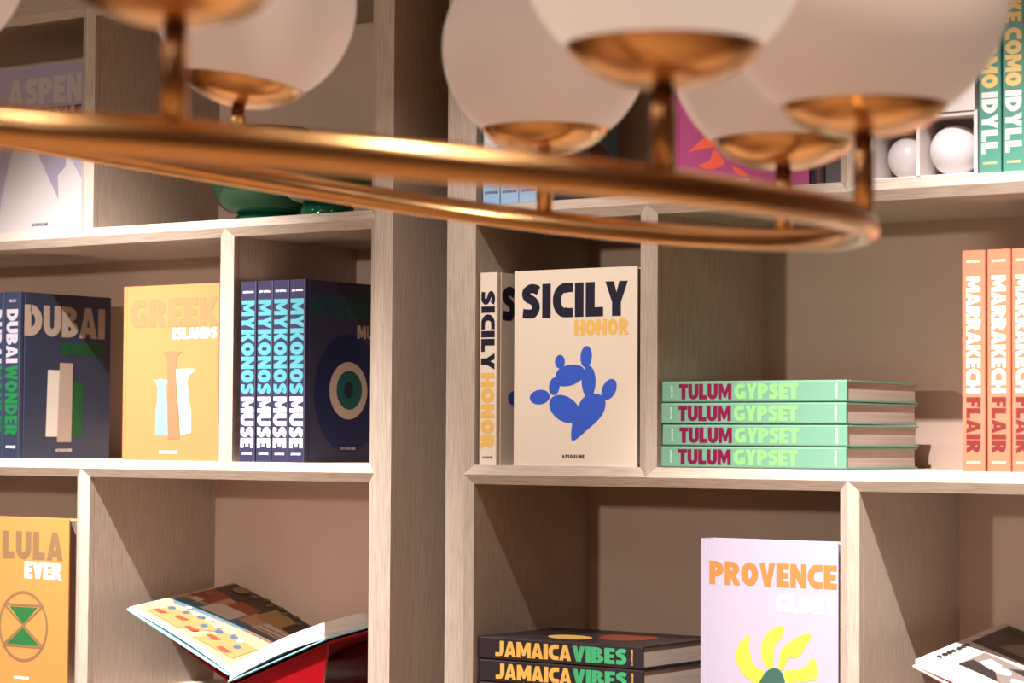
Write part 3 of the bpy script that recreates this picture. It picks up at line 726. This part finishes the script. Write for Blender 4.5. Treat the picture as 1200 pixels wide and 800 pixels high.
extra_patches(L_open, (-3.354, 3.400, 1.121), .261, .1023, (0, .320, .037), [
    ('photo_wall_and_shadow', [pq(.03, .70, .97, .99)], dark),  # far wall; its dark ink also paints the shelf shadow across the page
    ('photo_wall_and_shadow', [pq(.03, .50, .22, .72), pq(.30, .60, .50, .74)], rust),
    ('photo_sea', [[(.05, .34), (.10, .30), (.95, .50), (.95, .58), (.05, .44)]], sea),
    ('photo_window', [pq(.52, .66, .74, .86)], olive),
    ('photo_table', [[(.10, .06), (.42, .05), (.62, .28), (.30, .30), (.14, .20)], [(.58, .05), (.92, .10), (.90, .34), (.64, .30)]], tabl),
    ('photo_cloth', [[(.24, .40), (.50, .44), (.50, .62), (.26, .58)], [(.64, .52), (.93, .58), (.93, .68), (.66, .66)], pq(.08, .46, .16, .52)], wht),
    ('photo_beams', [[(.66, .44+.05*k), (.95, .50+.05*k), (.95, .515+.05*k), (.66, .455+.05*k)] for k in range(4)], brk),
    ('photo_dishes', [ell(.16+.11*i, .23+.035*(i % 3), .024, .03) for i in range(7)], ink('dish_blue', (0.08, 0.13, 0.20))),
    ('photo_dishes', [ell(.22+.11*i, .33-.03*(i % 2), .020, .024) for i in range(6)], white),
    ('photo_chairs', [[(.12+.16*k, .10+.05*(k%2)), (.20+.16*k, .10+.05*(k%2)), (.22+.16*k, .15+.05*(k%2)), (.13+.16*k, .14+.05*(k%2))] for k in range(5)], ink('chair_red', (0.30, 0.07, 0.04))),
    ('photo_lamp', [ell(.16, .86, .06, .06), ell(.10, .62, .035, .035)], ink('basket', (0.30, 0.16, 0.08))),
    ('photo_leaves', [ell(.30+.075*i, .86+.05*(i % 2), .022, .028) for i in range(8)], ink('leaf_grey', (0.18, 0.15, 0.09))),
], .0009)
R_open = open_book('open book with black and white photographs, bottom right corner', (-1.6800, 3.400, 1.1165), .235, .0915, .232, (0.0, .320, .037), .010, .026,
    rose_m, clear_w, 'white cradle stand under the open black and white book', [('page_picture', [pq(.05, .54, .97, .99)], ink('photo_dark', (0.06, 0.04, 0.035)))], SZ[2])
gr1 = ink('photo_grey', (0.24, 0.19, 0.17)); gr2 = ink('photo_black', (0.035, 0.025, 0.025)); gr3 = ink('photo_light', (0.62, 0.57, 0.56))
extra_patches(R_open, (-1.6800, 3.400, 1.1165), .235, .0915, (0, .320, .037), [
    ('photo_shapes', [[(.20, .62), (.60, .60), (.66, .80), (.30, .86)], [(.70, .60), (.95, .62), (.95, .74)]], gr1),
    ('photo_shapes', [[(.40, .66), (.85, .64), (.95, .80), (.50, .78)], pq(.08, .86, .60, .95)], gr2),
    ('photo_print', [pq(.20, .16, .92, .46)], gr1),
    ('photo_print', [[(.20, .16), (.48, .16), (.40, .26), (.22, .30)], [(.42, .38), (.75, .36), (.92, .46), (.50, .46)], [(.60, .16), (.92, .18), (.92, .26), (.75, .24)]], gr2),
    ('photo_print', [ell(.42, .31, .06, .05), ell(.58, .26, .07, .045), ell(.74, .33, .05, .05), [(.26, .30), (.36, .26), (.38, .38), (.28, .40)]], gr3),
    ('page_caption', [pq(.055, .14+.052*k, .085, .14+.052*k+(.042 if k % 3 else .03)) for k in range(7)], gr2),
], .0009)

# ------------------------------------------------------------------ brass ring chandelier with opal globes
CX, CY, CZ, RR = -1.4125, 1.5271, 1.6873, 0.5506
TA, TB, TC, TD = -0.1419, -0.0047, 0.0130, 0.0007
PH0 = -0.8701; TR = 0.0125
def ring_pt(ph):
    x, y = CX+RR*math.cos(ph), CY+RR*math.sin(ph)
    return Vector((x, y, CZ+TA*(x-CX)+TB*(y-CY)+TC*math.cos(2*ph)+TD*math.sin(2*ph)))
ch = lab(empty('chandelier', (0, 0, 0)), 'brass ring chandelier with opal glass globes hanging in the foreground', 'chandelier')
mb = MB(); mb.tube([ring_pt(2*math.pi*i/160) for i in range(160)], [TR*(1.06+.16*math.cos(2*math.pi*i/160+R(125))) for i in range(160)], 28, True); mb.build('ring', brass, ch, True)
#        radius, height of centre above ring, lean(x,y)
def lean_about(mb, P, zb, deg):
    if not deg: return
    piv = P+Vector((0, 0, zb)); q = Matrix.Rotation(R(deg), 3, Vector((-math.sin(YAW), math.cos(YAW), 0)))
    mb.v = [tuple(piv+q@(Vector(v)-piv)) for v in mb.v]
GL = [(.106, .181, 0, 0), (.100, .169, 0, 0), (.1165, .189, 0, 0), (.106, .175, 0, 0), (.1085, .182, 0, 0), (.109, .187, 9, 0)]+[(.110, .170, 0, 0)]*4
for k in range(10):
    P = ring_pt(PH0+k*2*math.pi/10); r, hc, lean, _ = GL[k]; base = TR*0.6
    capr = .066; zc = hc; zr = zc-math.sqrt(r*r-capr*capr)      # rim height
    dep = (r-math.sqrt(r*r-capr*capr))+.004; zb = zr-dep      # cup bottom
    mb = MB(); mb.lathe([(.001, base), (.0085, base), (.0085, zb-.011), (.0078, zb-.0095), (.001, zb-.0095)], P, 28); stem = mb.build('stem', brass, ch, True)
    mb = MB(); mb.lathe([(.001, zb-.0098), (.0072, zb-.0098), (.0072, zb-.003), (.0085, zb), (.001, zb+.0005)], P, 24); mb.build('collar', brass_dark, stem, True)
    prof = []
    for i in range(17):
        t = i/16; prof.append((max(.001, capr*math.sin(t*math.pi/2*.86)/math.sin(math.pi/2*.86)), zb+dep*(1-math.cos(t*math.pi/2*.86))/(1-math.cos(math.pi/2*.86))))
    prof += [(capr+.0012, zr+.001), (capr-.001, zr+.0015), (capr-.005, zr-.0005)]
    cup_prof = prof
    n = 28; pr = [(max(.0005, r*math.cos(a)), zc+r*math.sin(a)) for a in [-math.pi/2+math.pi*i/n for i in range(n+1)]]
    mb = MB(); mb.lathe(pr, P, 64); lean_about(mb, P, zb, lean); shade = mb.build('globe_shade', opal_lit if k in (1,) else opal, ch, True)
    mb = MB(); mb.lathe(cup_prof, P, 64); lean_about(mb, P, zb, lean); mb.build('globe_cup', brass, shade, True)
    if k in (1, 4, 8):
        mb = MB(); mb.lathe([(.001, zc+r-.003), (.022, zc+r-.003), (.020, zc+r+.010), (.005, zc+r+.014), (.005, HC-P.z-.02), (.05, HC-P.z-.018), (.05, HC-P.z), (.001, HC-P.z)], P, 24); mb.build('suspension_rod', brass, ch, True)

# ------------------------------------------------------------------ lamps out of view
lamp_black = mat('lamp_black', (0.02, 0.02, 0.02), 0.4); lamp_glow = mat('lamp_glow', (1, 0.86, 0.7), 0.5, emis=6.0)
for i, (x, y, z) in enumerate(KEYS):
    t = lab(empty('track_spotlight', (x, y, 0)), ['black ceiling spotlight over the left bookcase', 'black ceiling spotlight over the right bookcase', 'black ceiling spotlight over the gap between the bookcases'][i], 'lamp', 'ceiling spotlights in front of the bookcases')
    mb = MB(); mb.lathe([(.03, z+.02), (.045, z+.03), (.045, HC-.0), (.001, HC-.0)], (0, 0, 0), 24); mb.build('housing', lamp_black, t, True)
for (x, y) in ADDED_CEIL_LAMPS:  # frames around the added fill lamps
    t = lab(empty('added_ceiling_lamp', (x, y, 0)), 'added square ceiling lamp %s' % ['over the shop floor ahead of the chandelier', 'nearest the front wall', 'nearest the right wall', 'nearest the left wall'][ADDED_CEIL_LAMPS.index((x, y))], 'lamp', 'added square ceiling lamps')
    mb = MB()
    for a, b in (((-.28, -.28), (.28, -.255)), ((-.28, .255), (.28, .28)), ((-.28, -.255), (-.255, .255)), ((.255, -.255), (.28, .255))):
        mb.box((a[0], a[1], HC-.03), (b[0], b[1], HC))
    mb.build('frame', lamp_black, t)
